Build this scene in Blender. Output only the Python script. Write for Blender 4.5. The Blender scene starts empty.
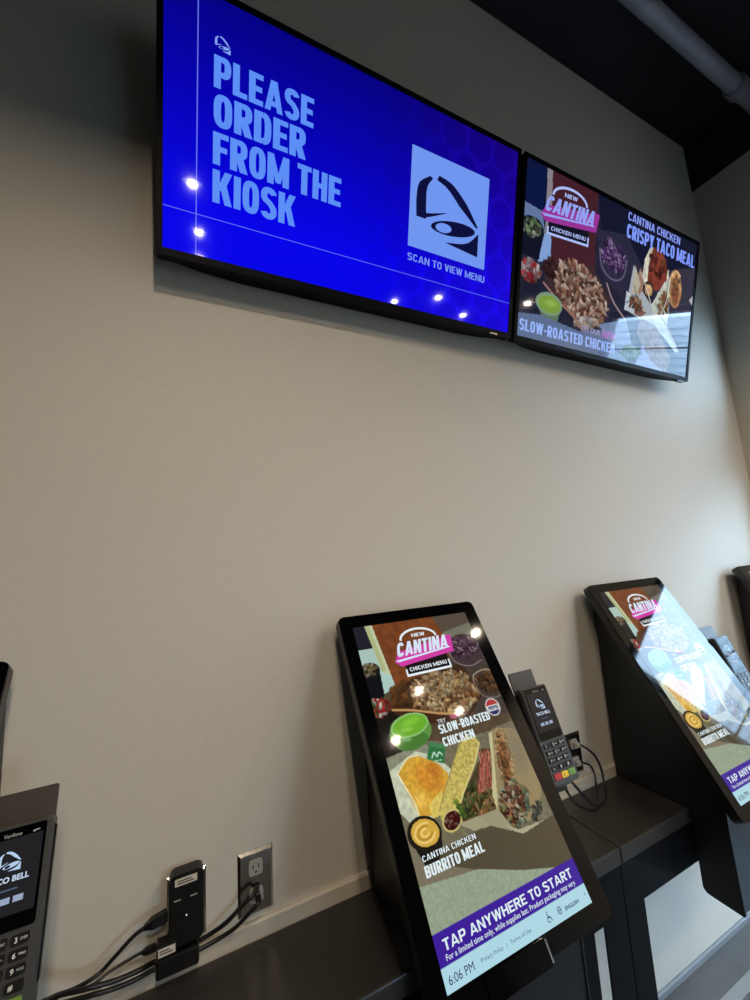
import bpy, bmesh, math, random
import numpy as np
from mathutils import Vector, Matrix

SC = bpy.context.scene
COL = SC.collection
R = math.radians
rnd = random.Random(7)

# ------------------------------------------------------------------ helpers
def lin(c):
    return tuple(((v/255)/12.92 if v/255 <= .04045 else ((v/255+.055)/1.055)**2.4) for v in c)

def link(o, parent=None):
    COL.objects.link(o)
    if parent is not None: o.parent = parent
    return o

def obj(name, bm, m, parent=None, smooth=False):
    me = bpy.data.meshes.new(name)
    bmesh.ops.recalc_face_normals(bm, faces=bm.faces)
    bm.to_mesh(me); bm.free()
    me.materials.append(m)
    if smooth:
        for p in me.polygons: p.use_smooth = True
        try: me.set_sharp_from_angle(angle=R(40))
        except Exception: pass
    return link(bpy.data.objects.new(name, me), parent)

def tag(o, label, cat, group=None):
    o['label'] = label; o['category'] = cat
    if group: o['group'] = group
    return o

def thing(name, label, cat, loc, group=None):
    o = bpy.data.objects.new(name, None); o.empty_display_size = .05
    o.location = loc; link(o)
    return tag(o, label, cat, group)

def struct(name, bm, m, parent=None):
    o = obj(name, bm, m, parent)
    o['kind'] = 'structure'
    return o

def copy_tree(o, parent=None):
    c = o.copy(); COL.objects.link(c)
    if parent is not None: c.parent = parent
    for ch in list(o.children): copy_tree(ch, c)
    return c

def box(bm, x0, x1, y0, y1, z0, z1, bev=0, seg=2):
    v = [bm.verts.new((x, y, z)) for x in (x0, x1) for y in (y0, y1) for z in (z0, z1)]
    fs = [bm.faces.new([v[i] for i in f]) for f in
          ((0,1,3,2), (4,6,7,5), (0,4,5,1), (2,3,7,6), (0,2,6,4), (1,5,7,3))]
    if bev:
        es = list({e for f in fs for e in f.edges})
        bmesh.ops.bevel(bm, geom=es, offset=bev, segments=seg, profile=.5, affect='EDGES')

def prism(bm, pts, fmap, t0, t1):
    """extrude a 2D outline: fmap(a, b, t) -> xyz"""
    A = [bm.verts.new(fmap(a, b, t0)) for a, b in pts]
    B = [bm.verts.new(fmap(a, b, t1)) for a, b in pts]
    n = len(pts)
    bm.faces.new(A); bm.faces.new(B[::-1])
    for i in range(n):
        bm.faces.new((A[i], B[i], B[(i+1) % n], A[(i+1) % n]))

def rounded(x0, x1, y0, y1, r, n=5):
    p = []
    for cx, cy, a0 in ((x1-r, y1-r, 0), (x0+r, y1-r, 90), (x0+r, y0+r, 180), (x1-r, y0+r, 270)):
        for k in range(n+1):
            a = R(a0+90*k/n); p.append((cx+r*math.cos(a), cy+r*math.sin(a)))
    return p

def round_poly(pts, rads, n=5):
    out = []
    N = len(pts)
    for i in range(N):
        p0, p, p1 = (Vector(pts[(i-1) % N]), Vector(pts[i]), Vector(pts[(i+1) % N]))
        r = rads[i]
        if r <= 0: out.append(tuple(p)); continue
        a, b = (p0-p).normalized()*r, (p1-p).normalized()*r
        for k in range(n+1):
            t = k/n
            q = (p+a)*(1-t)**2 + p*2*t*(1-t) + (p+b)*t*t
            out.append(tuple(q))
    return out

def cyl(bm, c, r, z0, z1, n=24, axis='z', r2=None):
    r2 = r if r2 is None else r2
    def f(a, rr, t):
        u, v = rr*math.cos(a), rr*math.sin(a)
        return {'z': (c[0]+u, c[1]+v, t), 'x': (t, c[0]+u, c[1]+v), 'y': (c[0]+u, t, c[1]+v)}[axis]
    A = [bm.verts.new(f(2*math.pi*k/n, r, z0)) for k in range(n)]
    B = [bm.verts.new(f(2*math.pi*k/n, r2, z1)) for k in range(n)]
    bm.faces.new(A[::-1]); bm.faces.new(B)
    for k in range(n): bm.faces.new((A[k], A[(k+1) % n], B[(k+1) % n], B[k]))

def catmull(P, n=8):
    P = [Vector(p) for p in P]; Q = [2*P[0]-P[1]] + P + [2*P[-1]-P[-2]]
    out = []
    for i in range(1, len(Q)-2):
        a, b, c, d = Q[i-1:i+3]
        for k in range(n):
            t = k/n
            out.append(.5*((2*b)+(c-a)*t+(2*a-5*b+4*c-d)*t*t+(3*b-a-3*c+d)*t**3))
    return out+[P[-1]]

def tube(bm, P, r, n=10, smooth=8):
    P = catmull(P, smooth)
    up = Vector((0, 0, 1)); rings = []
    for i, p in enumerate(P):
        t = (P[min(i+1, len(P)-1)]-P[max(i-1, 0)]).normalized()
        s = t.cross(up)
        if s.length < 1e-3: s = t.cross(Vector((1, 0, 0)))
        s.normalize(); w = s.cross(t)
        rings.append([bm.verts.new(p+r*(math.cos(2*math.pi*k/n)*s+math.sin(2*math.pi*k/n)*w)) for k in range(n)])
    for a, b in zip(rings, rings[1:]):
        for k in range(n): bm.faces.new((a[k], a[(k+1) % n], b[(k+1) % n], b[k]))
    bm.faces.new(rings[0][::-1]); bm.faces.new(rings[-1])

# ------------------------------------------------------------------ materials
def mat(name, rgb, rough=.5, metal=0, noise=0, scale=30, spec=.5, bump=0, coat=0, linear=False, rnoise=0):
    m = bpy.data.materials.new(name); m.use_nodes = True
    nt = m.node_tree; b = nt.nodes['Principled BSDF']
    c = rgb if linear else lin(rgb)
    b.inputs['Base Color'].default_value = (*c, 1)
    b.inputs['Roughness'].default_value = rough
    b.inputs['Metallic'].default_value = metal
    b.inputs['Specular IOR Level'].default_value = spec
    b.inputs['Coat Weight'].default_value = coat
    if noise or bump or rnoise:
        tc = nt.nodes.new('ShaderNodeTexCoord')
        nz = nt.nodes.new('ShaderNodeTexNoise'); nz.inputs['Scale'].default_value = scale
        nz.inputs['Detail'].default_value = 6
        nt.links.new(tc.outputs['Object'], nz.inputs['Vector'])
        if noise:
            rp = nt.nodes.new('ShaderNodeValToRGB')
            rp.color_ramp.elements[0].position = .3; rp.color_ramp.elements[1].position = .7
            rp.color_ramp.elements[0].color = (*[v*(1-noise) for v in c], 1)
            rp.color_ramp.elements[1].color = (*[min(1, v*(1+noise)) for v in c], 1)
            nt.links.new(nz.outputs['Fac'], rp.inputs['Fac'])
            nt.links.new(rp.outputs['Color'], b.inputs['Base Color'])
        if bump:
            bp = nt.nodes.new('ShaderNodeBump'); bp.inputs['Strength'].default_value = bump
            bp.inputs['Distance'].default_value = .002
            nt.links.new(nz.outputs['Fac'], bp.inputs['Height'])
            nt.links.new(bp.outputs['Normal'], b.inputs['Normal'])
        if rnoise:
            mr = nt.nodes.new('ShaderNodeMapRange')
            mr.inputs['To Min'].default_value = rough-rnoise; mr.inputs['To Max'].default_value = rough+rnoise
            nt.links.new(nz.outputs['Fac'], mr.inputs['Value'])
            nt.links.new(mr.outputs['Result'], b.inputs['Roughness'])
    return m

_glow = {}
def glow(rgb, strength=1.0, rough=.04):
    """a lit patch of an LCD behind glossy glass"""
    k = (tuple(rgb), strength)
    if k in _glow: return _glow[k]
    m = mat('screen_pixel', (2, 2, 2), rough, spec=.36)
    b = m.node_tree.nodes['Principled BSDF']
    b.inputs['Emission Color'].default_value = (*lin(rgb), 1)
    b.inputs['Emission Strength'].default_value = strength
    _glow[k] = m
    return m

def picture_mat(name, strength=1.0):
    m = mat(name, (2, 2, 2), .04, spec=.36)
    nt = m.node_tree; b = nt.nodes['Principled BSDF']
    a = nt.nodes.new('ShaderNodeAttribute'); a.attribute_name = 'picture'
    nt.links.new(a.outputs['Color'], b.inputs['Emission Color'])
    b.inputs['Emission Strength'].default_value = strength
    return m

M = {}
M['wall'] = mat('painted_wall', (204, 198, 186), .75, noise=.02, scale=60, bump=.15)
M['trim'] = mat('painted_trim', (200, 190, 174), .45, noise=.02, scale=20)
M['dark'] = mat('black_ceiling', (24, 25, 34), .9, noise=.15, scale=3)
M['pipe'] = mat('galvanised_pipe', (140, 145, 160), .55, metal=.3, noise=.12, scale=12)
M['floor'] = mat('polished_concrete', (92, 95, 97), .32, noise=.14, scale=4, rnoise=.1)
M['stripe'] = mat('floor_joint', (142, 146, 146), .5, noise=.08, scale=9)
M['room'] = mat('far_wall_paint', (66, 62, 60), .8, noise=.03, scale=10)
M['black'] = mat('black_steel', (13, 16, 21), .42, noise=.1, scale=80, bump=.05)
M['apron'] = mat('black_laminate', (8, 10, 13), .5, noise=.1, scale=60, spec=.12)
M['bezel'] = mat('black_glass', (5, 5, 6), .05, spec=.36)
M['shell'] = mat('black_plastic', (9, 9, 10), .3, noise=.1, scale=120, bump=.05)
M['tvframe'] = mat('television_frame', (10, 10, 18), .5, spec=.08)
M['tvback'] = mat('television_back', (7, 7, 13), .6, noise=.1, scale=60, spec=.08)
M['counter'] = mat('dark_stone_top', (46, 43, 40), .42, noise=.28, scale=160, rnoise=.08)
M['term'] = mat('terminal_plastic', (62, 62, 61), .45, noise=.06, scale=150)
M['termdark'] = mat('terminal_black', (14, 14, 15), .25)
M['bracket'] = mat('bracket_steel', (70, 64, 58), .42, metal=.25, noise=.06, scale=60)
M['key'] = mat('key_black', (20, 19, 19), .4)
M['keyred'] = mat('key_red', (190, 40, 50), .45)
M['keyyellow'] = mat('key_yellow', (225, 190, 40), .45)
M['keygreen'] = mat('key_green', (110, 150, 60), .45)
M['legend'] = mat('key_legend_white', (225, 222, 214), .5)
M['steel'] = mat('brushed_steel', (178, 174, 168), .2, metal=1, noise=.06, scale=90)
M['white'] = mat('white_plastic', (160, 156, 148), .4)
M['label'] = mat('white_sticker', (205, 198, 182), .6)
M['ink'] = mat('grey_ink', (70, 66, 60), .7)
M['cord'] = mat('black_rubber', (13, 12, 12), .42)
M['alum'] = mat('window_frame_metal', (60, 62, 66), .4, metal=.6)
M['led'] = glow((235, 235, 225), 1.0)

# ------------------------------------------------------------------ lettering
# a heavy condensed grotesk, drawn stroke by stroke
def superel(cx, cy, rx, ry, a0, a1, n=28, e=2.9):
    p = []
    for k in range(n+1):
        a = R(a0+(a1-a0)*k/n); c, s = math.cos(a), math.sin(a)
        p.append((cx+rx*math.copysign(abs(c)**(2/e), c), cy+ry*math.copysign(abs(s)**(2/e), s)))
    return p

def strip(pts, w, closed=False):
    P = [Vector(p) for p in pts]; n = len(P); L = []; Rr = []
    for i in range(n):
        a = P[i-1] if (i or closed) else P[i]
        b = P[(i+1) % n] if (i < n-1 or closed) else P[i]
        t = b-a
        if t.length < 1e-9: t = Vector((1, 0))
        t.normalize(); nn = Vector((-t.y, t.x))*w/2
        L.append(P[i]+nn); Rr.append(P[i]-nn)
    q = []
    for i in range(n if closed else n-1):
        j = (i+1) % n
        q.append([tuple(v) for v in (L[i], L[j], Rr[j], Rr[i])])
    return q

def glyph(ch, w, s):
    """polygons of one capital in a box w x 1 with stroke s"""
    h = s/2; q = []; hs = s*.86; t = hs/2
    V = lambda x, y0=0, y1=1: q.append([(x-h, y0), (x+h, y0), (x+h, y1), (x-h, y1)])
    H = lambda y, x0=0, x1=w: q.append([(x0, y-t), (x1, y-t), (x1, y+t), (x0, y+t)])
    D = lambda x0, y0, x1, y1, k=1.12: q.append([(x0-h*k, y0), (x0+h*k, y0), (x1+h*k, y1), (x1-h*k, y1)])
    def arc(cx, cy, rx, ry, a0, a1, e=2.9): q.extend(strip(superel(cx, cy, rx, ry, a0, a1, e=e), s*.95))
    c = w/2
    if ch == 'O': arc(c, .5, c-h, .5-t, 0, 360)
    elif ch == 'Q': arc(c, .5, c-h, .5-t, 0, 360); D(w*.55, .25, w*.95, -.03)
    elif ch == 'C': arc(c, .5, c-h, .5-t, 28, 332)
    elif ch == 'G': arc(c, .5, c-h, .5-t, 28, 350); V(w-h, .05, .5); H(.45, c, w)
    elif ch == 'S':
        a = superel(c, .735, c-h, .265-t, 15, 250, e=2.4)
        b = superel(c, .265, c-h, .265-t, 80, -165, e=2.4)
        q.extend(strip(a+[(c*1.15, .5)]+b[4:], s*.95))
    elif ch == 'U': V(h, .3, 1); V(w-h, .3, 1); arc(c, .32, c-h, .32-t, 180, 360)
    elif ch == 'J': V(w-h, .3, 1); arc(c, .32, c-h, .32-t, 190, 360)
    elif ch == 'D': V(h); arc(c-.02*w, .5, c-h+.02*w, .5-t, -88, 88); H(t, 0, c); H(1-t, 0, c)
    elif ch in 'PRB':
        V(h)
        H(1-t, 0, c); H(.5 if ch != 'P' else .44, 0, c)
        lo = .5 if ch != 'P' else .44
        arc(c, (1-t+lo)/2, c-h, (1-t-lo)/2, -90, 90)
        if ch == 'R': D(c, .5, w-h, 0)
        if ch == 'B': H(t, 0, c); arc(c, (t+.5)/2, c-h, (.5-t)/2, -90, 90)
    elif ch == 'E': V(h); H(t); H(1-t); H(.51, 0, w*.92)
    elif ch == 'F': V(h); H(1-t); H(.5, 0, w*.92)
    elif ch == 'L': V(h); H(t)
    elif ch == 'I': V(c)
    elif ch == 'T': V(c); H(1-t)
    elif ch == 'H': V(h); V(w-h); H(.5)
    elif ch == 'K': V(h); D(s*1.05, .40, w-h*1.05, 1, 1.02); D(w*.52, .62, w-h*1.05, 0, 1.02)
    elif ch == 'A': D(h*.9, 0, c-h*.12, 1, .9); D(w-h*.9, 0, c+h*.12, 1, .9); H(.25, w*.25, w*.75)
    elif ch == 'V': D(h, 1, c, 0); D(w-h, 1, c, 0)
    elif ch == 'Y': D(h, 1, c, .42); D(w-h, 1, c, .42); V(c, 0, .46)
    elif ch == 'W': D(h, 1, w*.29, 0, .9); D(c, 1, w*.29, 0, .9); D(c, 1, w*.71, 0, .9); D(w-h, 1, w*.71, 0, .9)
    elif ch == 'M': V(h); V(w-h); D(h*1.1, 1, c, .08, .8); D(w-h*1.1, 1, c, .08, .8)
    elif ch == 'N': V(h*.95); V(w-h*.95); D(h*1.05, 1, w-h*1.05, 0, .85)
    elif ch == 'X': D(h, 0, w-h, 1); D(h, 1, w-h, 0)
    elif ch == 'Z': H(t); H(1-t); D(h, 0, w-h, 1)
    elif ch == '-': H(.45, w*.08, w*.92)
    return q

def line_polys(txt, W, Hh, s=.2, cw=.5, gap=.07):
    """list of polygons for a line of capitals scaled to W x Hh"""
    wid = {'I': s*1.0, 'M': cw*1.36, 'W': cw*1.5, '-': cw*.6, ' ': cw*.34, 'A': cw*1.16, 'N': cw*1.08, 'K': cw*1.1, 'L': cw*.86, 'E': cw*.88, 'F': cw*.86, 'T': cw*.92}
    x = 0; out = []
    for ch in txt:
        w = wid.get(ch, cw)
        if ch != ' ':
            for p in glyph(ch, w, s): out.append([(a+x, b) for a, b in p])
        x += w+gap
    x -= gap
    return [[(a/x*W, b*Hh) for a, b in p] for p in out]

def polys_obj(name, polys, fmap, m, parent, eps=0.0):
    bm = bmesh.new()
    for p in polys:
        vs = [bm.verts.new(fmap(a, b, eps)) for a, b in p]
        try: bm.faces.new(vs)
        except ValueError: pass
    me = bpy.data.meshes.new(name); bm.to_mesh(me); bm.free()
    me.materials.append(m)
    o = link(bpy.data.objects.new(name, me), parent)
    return o

def font_polys(txt, W=None, Hh=None, bold=0.0):
    """outline of a line of text in Blender's own font, as triangles; W/Hh = target extents"""
    cu = bpy.data.curves.new('t', 'FONT'); cu.body = txt; cu.size = 1; cu.offset = bold
    cu.resolution_u = 3
    o = bpy.data.objects.new('t', cu); COL.objects.link(o)
    bpy.context.view_layer.update()
    me = bpy.data.meshes.new_from_object(o.evaluated_get(bpy.context.evaluated_depsgraph_get()))
    vs = [v.co.copy() for v in me.vertices]; fs = [list(p.vertices) for p in me.polygons]
    bpy.data.objects.remove(o); bpy.data.curves.remove(cu); bpy.data.meshes.remove(me)
    x0, x1 = min(v.x for v in vs), max(v.x for v in vs); y0, y1 = min(v.y for v in vs), max(v.y for v in vs)
    sx = W/(x1-x0) if W else None; sy = Hh/(y1-y0) if Hh else None
    sx = sx or sy; sy = sy or sx
    return [[((vs[i].x-x0)*sx, (vs[i].y-y0)*sy) for i in f] for f in fs]

def bell(u, v, W, Hh, parts='all'):
    """the bell emblem, units: box W x Hh with v down, returned with y down"""
    P = []
    f = lambda a, b: (u+a*W, v+b*Hh)
    def sw(pts, ws):      # variable-width stroke
        pts = [Vector(p) for p in pts]
        L, Rr = [], []
        for i, p in enumerate(pts):
            t = (pts[min(i+1, len(pts)-1)]-pts[max(0, i-1)]).normalized(); n = Vector((-t.y, t.x))*ws[i]/2
            L.append(p+n); Rr.append(p-n)
        for i in range(len(pts)-1): P.append([f(*L[i]), f(*L[i+1]), f(*Rr[i+1]), f(*Rr[i])])
    def sm(a, ws, n=6):
        c = catmull([(x, y, 0) for x, y in a], n); m = len(c)
        w = [np.interp(i/(m-1), np.linspace(0, 1, len(ws)), ws) for i in range(m)]
        sw([(q.x, q.y) for q in c], w)
    sm([(.20, .02), (.08, .22), (.06, .5), (.07, .80)], [.05, .13, .15, .15])
    sm([(.05, .76), (.2, .70), (.45, .56)], [.1, .06, .01])
    sm([(.30, -.02), (.5, .06), (.72, .3), (.97, .62)], [.1, .14, .15, .04])
    # clapper ellipse (tilted) with a hole at its left, and the corner wedge
    n = 30
    el = lambda cx, cy, rx, ry, a, k: (cx+rx*math.cos(k)*math.cos(a)-ry*math.sin(k)*math.sin(a), cy+rx*math.cos(k)*math.sin(a)+ry*math.sin(k)*math.cos(a))
    A = [el(.58, .80, .37, .135, -.26, 2*math.pi*k/n) for k in range(n)]
    B = [el(.42, .845, .13, .085, -.3, 2*math.pi*k/n) for k in range(n)]
    for k in range(n):
        j = (k+1) % n
        P.append([f(*A[k]), f(*A[j]), f(*B[j]), f(*B[k])])
    sm2 = [(1.0, .72), (1.0, 1.17), (.45, 1.10)]
    c = catmull([(.45, 1.10, 0), (.8, .98, 0), (1.0, .72, 0)], 6)
    for i in range(len(c)-1): P.append([f(1.0, 1.17), f(c[i].x, c[i].y), f(c[i+1].x, c[i+1].y)])
    return P

# ------------------------------------------------------------------ screen pictures
class Pic:
    """a little painter: the picture is a fine grid of coloured points on the screen"""
    def __init__(s, W, H, nx, ny, base):
        s.W, s.H, s.nx, s.ny = W, H, nx, ny
        s.X, s.Y = np.meshgrid(np.linspace(0, W, nx), np.linspace(0, H, ny))
        s.c = np.zeros((ny, nx, 3)); s.c[:] = base
        s.rs = np.random.RandomState(5)
    def put(s, mask, col, a=1.0):
        m = (mask*a)[..., None] if mask.dtype != bool else (mask.astype(float)*a)[..., None]
        s.c = s.c*(1-m)+np.array(col, float)*m
    def poly(s, pts, col, a=1.0):
        s.put(s.pmask(pts), col, a)
    def pmask(s, pts):
        X, Y = s.X, s.Y; m = np.zeros(X.shape, bool); n = len(pts)
        for i in range(n):
            (x0, y0), (x1, y1) = pts[i], pts[(i+1) % n]
            if y0 == y1: continue
            cr = ((y0 > Y) != (y1 > Y)) & (X < (x1-x0)*(Y-y0)/(y1-y0)+x0)
            m ^= cr
        return m
    def emask(s, cx, cy, rx, ry, a=0, soft=0.0):
        a = R(a); dx, dy = s.X-cx, s.Y-cy
        u = dx*math.cos(a)+dy*math.sin(a); v = -dx*math.sin(a)+dy*math.cos(a)
        d = np.sqrt((u/rx)**2+(v/ry)**2)
        return d < 1 if not soft else np.clip((1-d)/soft, 0, 1)
    def ell(s, cx, cy, rx, ry, col, a=0, alpha=1.0, soft=0.0):
        s.put(s.emask(cx, cy, rx, ry, a, soft), col, alpha)
    def blob(s, cx, cy, rx, ry, ang, col, shade=.45):
        r = max(rx, ry)*1.1
        i0, i1 = int((cy-r)/s.H*(s.ny-1)), int((cy+r)/s.H*(s.ny-1))+2
        j0, j1 = int((cx-r)/s.W*(s.nx-1)), int((cx+r)/s.W*(s.nx-1))+2
        i0, j0 = max(i0, 0), max(j0, 0)
        if i1 <= i0 or j1 <= j0: return
        X, Y = s.X[i0:i1, j0:j1], s.Y[i0:i1, j0:j1]
        if X.size == 0: return
        dx, dy = X-cx, Y-cy
        u = dx*math.cos(ang)+dy*math.sin(ang); v = -dx*math.sin(ang)+dy*math.cos(ang)
        d = np.sqrt((u/rx)**2+(v/ry)**2)
        m = np.clip((1-d)*4, 0, 1)[..., None]
        sh = 1-shade*np.clip(.5+(dy*.8+dx*.3)/(2*max(rx, ry)), 0, 1)-.35*shade*d**2
        s.c[i0:i1, j0:j1] = s.c[i0:i1, j0:j1]*(1-m)+(np.array(col, float)*sh[..., None])*m
    def heap(s, n, region, sx, sy, cols, asp=(1.2, 2.6), ang=None, shade=.5):
        """region = (cx, cy, rx, ry, rot)"""
        cx, cy, rx, ry, rot = region; rot = R(rot)
        for _ in range(n):
            t = s.rs.uniform(0, 2*math.pi); q = math.sqrt(s.rs.uniform(0, 1))
            u, v = rx*q*math.cos(t), ry*q*math.sin(t)
            x, y = cx+u*math.cos(rot)-v*math.sin(rot), cy+u*math.sin(rot)+v*math.cos(rot)
            r = s.rs.uniform(sx, sy); k = s.rs.uniform(*asp)
            c = np.array(cols[s.rs.randint(len(cols))], float)*s.rs.uniform(.75, 1.15)
            s.blob(x, y, r*k, r, s.rs.uniform(0, math.pi) if ang is None else R(ang)+s.rs.normal(0, .3), np.clip(c, 0, 255), shade)
    def stroke(s, pts, w, col, a=1.0):
        pts = catmull([(x, y, 0) for x, y in pts], 8)
        for p, q in zip(pts, pts[1:]):
            d = q-p; L2 = max(d.length_squared, 1e-6)
            t = np.clip(((s.X-p.x)*d.x+(s.Y-p.y)*d.y)/L2, 0, 1)
            dist = np.hypot(s.X-p.x-t*d.x, s.Y-p.y-t*d.y)
            s.put(np.clip((w/2-dist)/(w*.25)+.5, 0, 1), col, a)
    def speckle(s, mask, amp, cell=8):
        ny, nx = int(s.H/cell)+2, int(s.W/cell)+2
        g = s.rs.uniform(-1, 1, (ny, nx))
        fy, fx = s.Y/cell, s.X/cell; iy, ix = fy.astype(int), fx.astype(int); ty, tx = fy-iy, fx-ix
        iy = np.clip(iy, 0, ny-2); ix = np.clip(ix, 0, nx-2)
        v = (g[iy, ix]*(1-tx)+g[iy, ix+1]*tx)*(1-ty)+(g[iy+1, ix]*(1-tx)+g[iy+1, ix+1]*tx)*ty
        s.c *= (1+amp*v*mask)[..., None]
    def build(s, name, fmap, m, parent):
        a = np.clip(s.c/255, 0, 1); a = np.where(a <= .04045, a/12.92, ((a+.055)/1.055)**2.4)
        nx, ny = s.nx, s.ny
        vs = np.array([fmap(x, y, 0) for y in np.linspace(0, s.H, ny) for x in np.linspace(0, s.W, nx)])
        idx = np.arange(nx*ny).reshape(ny, nx)
        f = np.stack([idx[:-1, :-1], idx[1:, :-1], idx[1:, 1:], idx[:-1, 1:]], -1).reshape(-1, 4)
        me = bpy.data.meshes.new(name); me.from_pydata(vs.tolist(), [], f.tolist())
        at = me.attributes.new('picture', 'FLOAT_COLOR', 'POINT')
        col = np.ones((nx*ny, 4)); col[:, :3] = a.reshape(-1, 3)
        at.data.foreach_set('color', col.ravel().astype(np.float32))
        me.materials.append(m)
        return link(bpy.data.objects.new(name, me), parent)

WHITE = [(225, 230, 225), (200, 210, 205)]
def kiosk_picture():
    p = Pic(900, 1600, 271, 481, (84, 70, 52))
    p.speckle(np.ones_like(p.X), .12, 26)
    p.poly([(0, 0), (84, 0), (110, 160), (0, 160)], (34, 33, 42))
    p.poly([(0, 150), (118, 150), (190, 400), (58, 432), (0, 300)], (166, 192, 184))
    p.poly([(82, 0), (136, 0), (178, 402), (58, 430), (120, 300)], (188, 196, 160))
    p.poly([(82, 0), (112, 0), (150, 300), (118, 300)], (170, 178, 130))
    p.poly([(110, 300), (170, 330), (178, 402), (58, 430)], (168, 198, 190))
    p.poly([(136, 0), (606, 0), (660, 150), (600, 380), (178, 402)], (116, 64, 34))
    p.speckle(p.pmask([(136, 0), (606, 0), (660, 150), (600, 380), (178, 402)]), .12, 30)
    p.poly([(606, 0), (900, 0), (900, 120), (650, 130)], (84, 74, 64))
    p.poly([(650, 120), (900, 80), (900, 165), (660, 190)], (112, 112, 96))
    p.poly([(660, 180), (900, 160), (900, 700), (640, 640), (600, 380)], (70, 60, 54))
    # black bowl of salad, tomatoes
    p.poly([(0, 280), (104, 290), (92, 430), (60, 470), (0, 470)], (18, 18, 22))
    p.ell(42, 278, 66, 46, (24, 24, 26))
    p.heap(46, (40, 274, 56, 34, 0), 5, 11, [(150, 130, 90), (190, 180, 150), (90, 90, 50), (110, 80, 60)])
    p.poly([(0, 540), (130, 470), (180, 560), (110, 740), (0, 760)], (26, 22, 20))
    p.heap(70, (48, 490, 66, 48, 10), 6, 14, [(200, 60, 55), (220, 210, 200), (180, 40, 40), (170, 80, 60), (90, 100, 50)])
    # dark meat, chicken heap
    p.poly([(110, 470), (300, 372), (700, 340), (760, 560), (600, 660), (330, 640), (118, 540)], (60, 38, 24))
    p.heap(80, (230, 450, 110, 54, -18), 12, 24, [(96, 56, 30), (120, 76, 40), (70, 40, 24)])
    p.heap(520, (500, 490, 238, 120, 8), 6, 15, [(222, 180, 122), (196, 148, 92), (232, 196, 142), (170, 118, 70), (240, 210, 160), (130, 84, 48)], asp=(1.3, 3.6), shade=.5)
    p.heap(90, (520, 440, 190, 70, 0), 6, 13, [(220, 194, 150), (190, 146, 96)], asp=(1.3, 3.4), shade=.6)
    p.stroke([(114, 518), (250, 548), (420, 600), (560, 628)], 12, (186, 142, 92))
    # cabbage bowl, second bowl
    p.ell(772, 270, 140, 118, (66, 52, 56))
    p.heap(170, (772, 240, 136, 62, 0), 4, 9, [(120, 84, 110), (86, 52, 78), (168, 140, 150), (70, 42, 60)], asp=(2, 5))
    p.stroke([(630, 250), (660, 330), (760, 372), (870, 350)], 7, (140, 132, 122), .7)
    p.heap(90, (852, 490, 96, 62, 0), 8, 16, [(110, 78, 50), (140, 100, 64), (80, 56, 40)])
    p.stroke([(735, 470), (760, 430), (850, 412), (900, 425)], 8, (158, 148, 132), .8)
    p.stroke([(735, 470), (760, 560), (850, 590), (900, 585)], 7, (130, 120, 104), .6)
    # pale paper, tray
    p.poly([(0, 738), (290, 718), (420, 760), (640, 760), (900, 740), (900, 1425), (782, 1425), (567, 1372), (78, 1224), (0, 1120)], (112, 106, 84))
    p.poly([(0, 740), (240, 716), (330, 790), (60, 830), (0, 900)], (132, 134, 112))
    p.poly([(0, 800), (180, 745), (300, 800), (380, 900), (260, 1040), (60, 1060), (0, 980)], (190, 196, 170))
    p.speckle(p.Y > 720, .1, 14)
    # green bowl
    p.ell(190, 648, 136, 84, (92, 142, 66), -3)
    p.ell(180, 694, 104, 44, (70, 120, 50))
    p.ell(194, 616, 126, 60, (140, 186, 110), -3)
    p.ell(196, 616, 114, 50, (104, 170, 46), -3)
    p.ell(205, 600, 80, 26, (130, 196, 62), -8, .8, .5)
    p.ell(170, 634, 50, 14, (150, 206, 84), 5, .6, .5)
    p.ell(150, 680, 40, 14, (160, 200, 140), 10, .5, .5)
    # sauce packet
    p.poly([(284, 722), (380, 760), (330, 842), (233, 800)], (48, 112, 62))
    p.poly([(288, 724), (378, 760), (366, 778), (274, 742)], (72, 128, 80))
    p.stroke([(268, 800), (290, 778), (300, 800), (322, 784), (336, 800)], 7, (190, 220, 200))
    p.stroke([(268, 816), (322, 822)], 5, (150, 200, 170))
    # folded cheesy taco at the left
    p.poly([(40, 820), (120, 770), (190, 770), (290, 830), (334, 890), (322, 960), (262, 1020), (180, 1036), (96, 1028), (80, 960)], (206, 158, 56))
    p.ell(215, 880, 110, 80, (200, 130, 44), 40, .8, .5)
    p.ell(262, 850, 60, 40, (176, 104, 36), 40, .7, .6)
    p.ell(130, 960, 60, 50, (224, 184, 84), 30, .8, .6)
    p.poly([(170, 990), (262, 950), (262, 1040), (170, 1050)], (214, 190, 96))
    p.stroke([(40, 820), (90, 960), (96, 1030)], 8, (232, 226, 190))
    p.stroke([(40, 820), (120, 768), (190, 768)], 8, (222, 214, 170))
    p.speckle(p.pmask([(40, 820), (190, 770), (334, 890), (180, 1036), (80, 960)]), .12, 12)
    # filling between shell and burrito
    fill = [(600, 830), (560, 880), (330, 1040), (330, 1105), (420, 1125), (570, 1120), (600, 980), (690, 850)]
    p.poly(fill, (70, 62, 38))
    p.heap(150, (440, 1040, 110, 62, -22), 5, 11, [(96, 110, 52), (134, 142, 84), (66, 70, 38), (150, 120, 80), (60, 80, 36)], asp=(1.5, 4))
    for k in range(46):
        q = p.rs.uniform(-1, 1, 6)
        x0, y0 = 612+q[0]*42, 868+q[1]*30; x1, y1 = 520+q[2]*52, 1040+q[3]*46
        p.stroke([(x0, y0), ((x0+x1)/2+q[4]*34, (y0+y1)/2+q[5]*16), (x1, y1)], 5, [(166, 88, 74), (190, 120, 98), (130, 64, 54), (150, 110, 80), (104, 50, 44)][k % 5])
    p.heap(70, (500, 1070, 90, 46, -10), 5, 11, [(170, 120, 70), (200, 156, 104), (110, 120, 60), (90, 60, 40)], asp=(1.5, 4))
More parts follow.
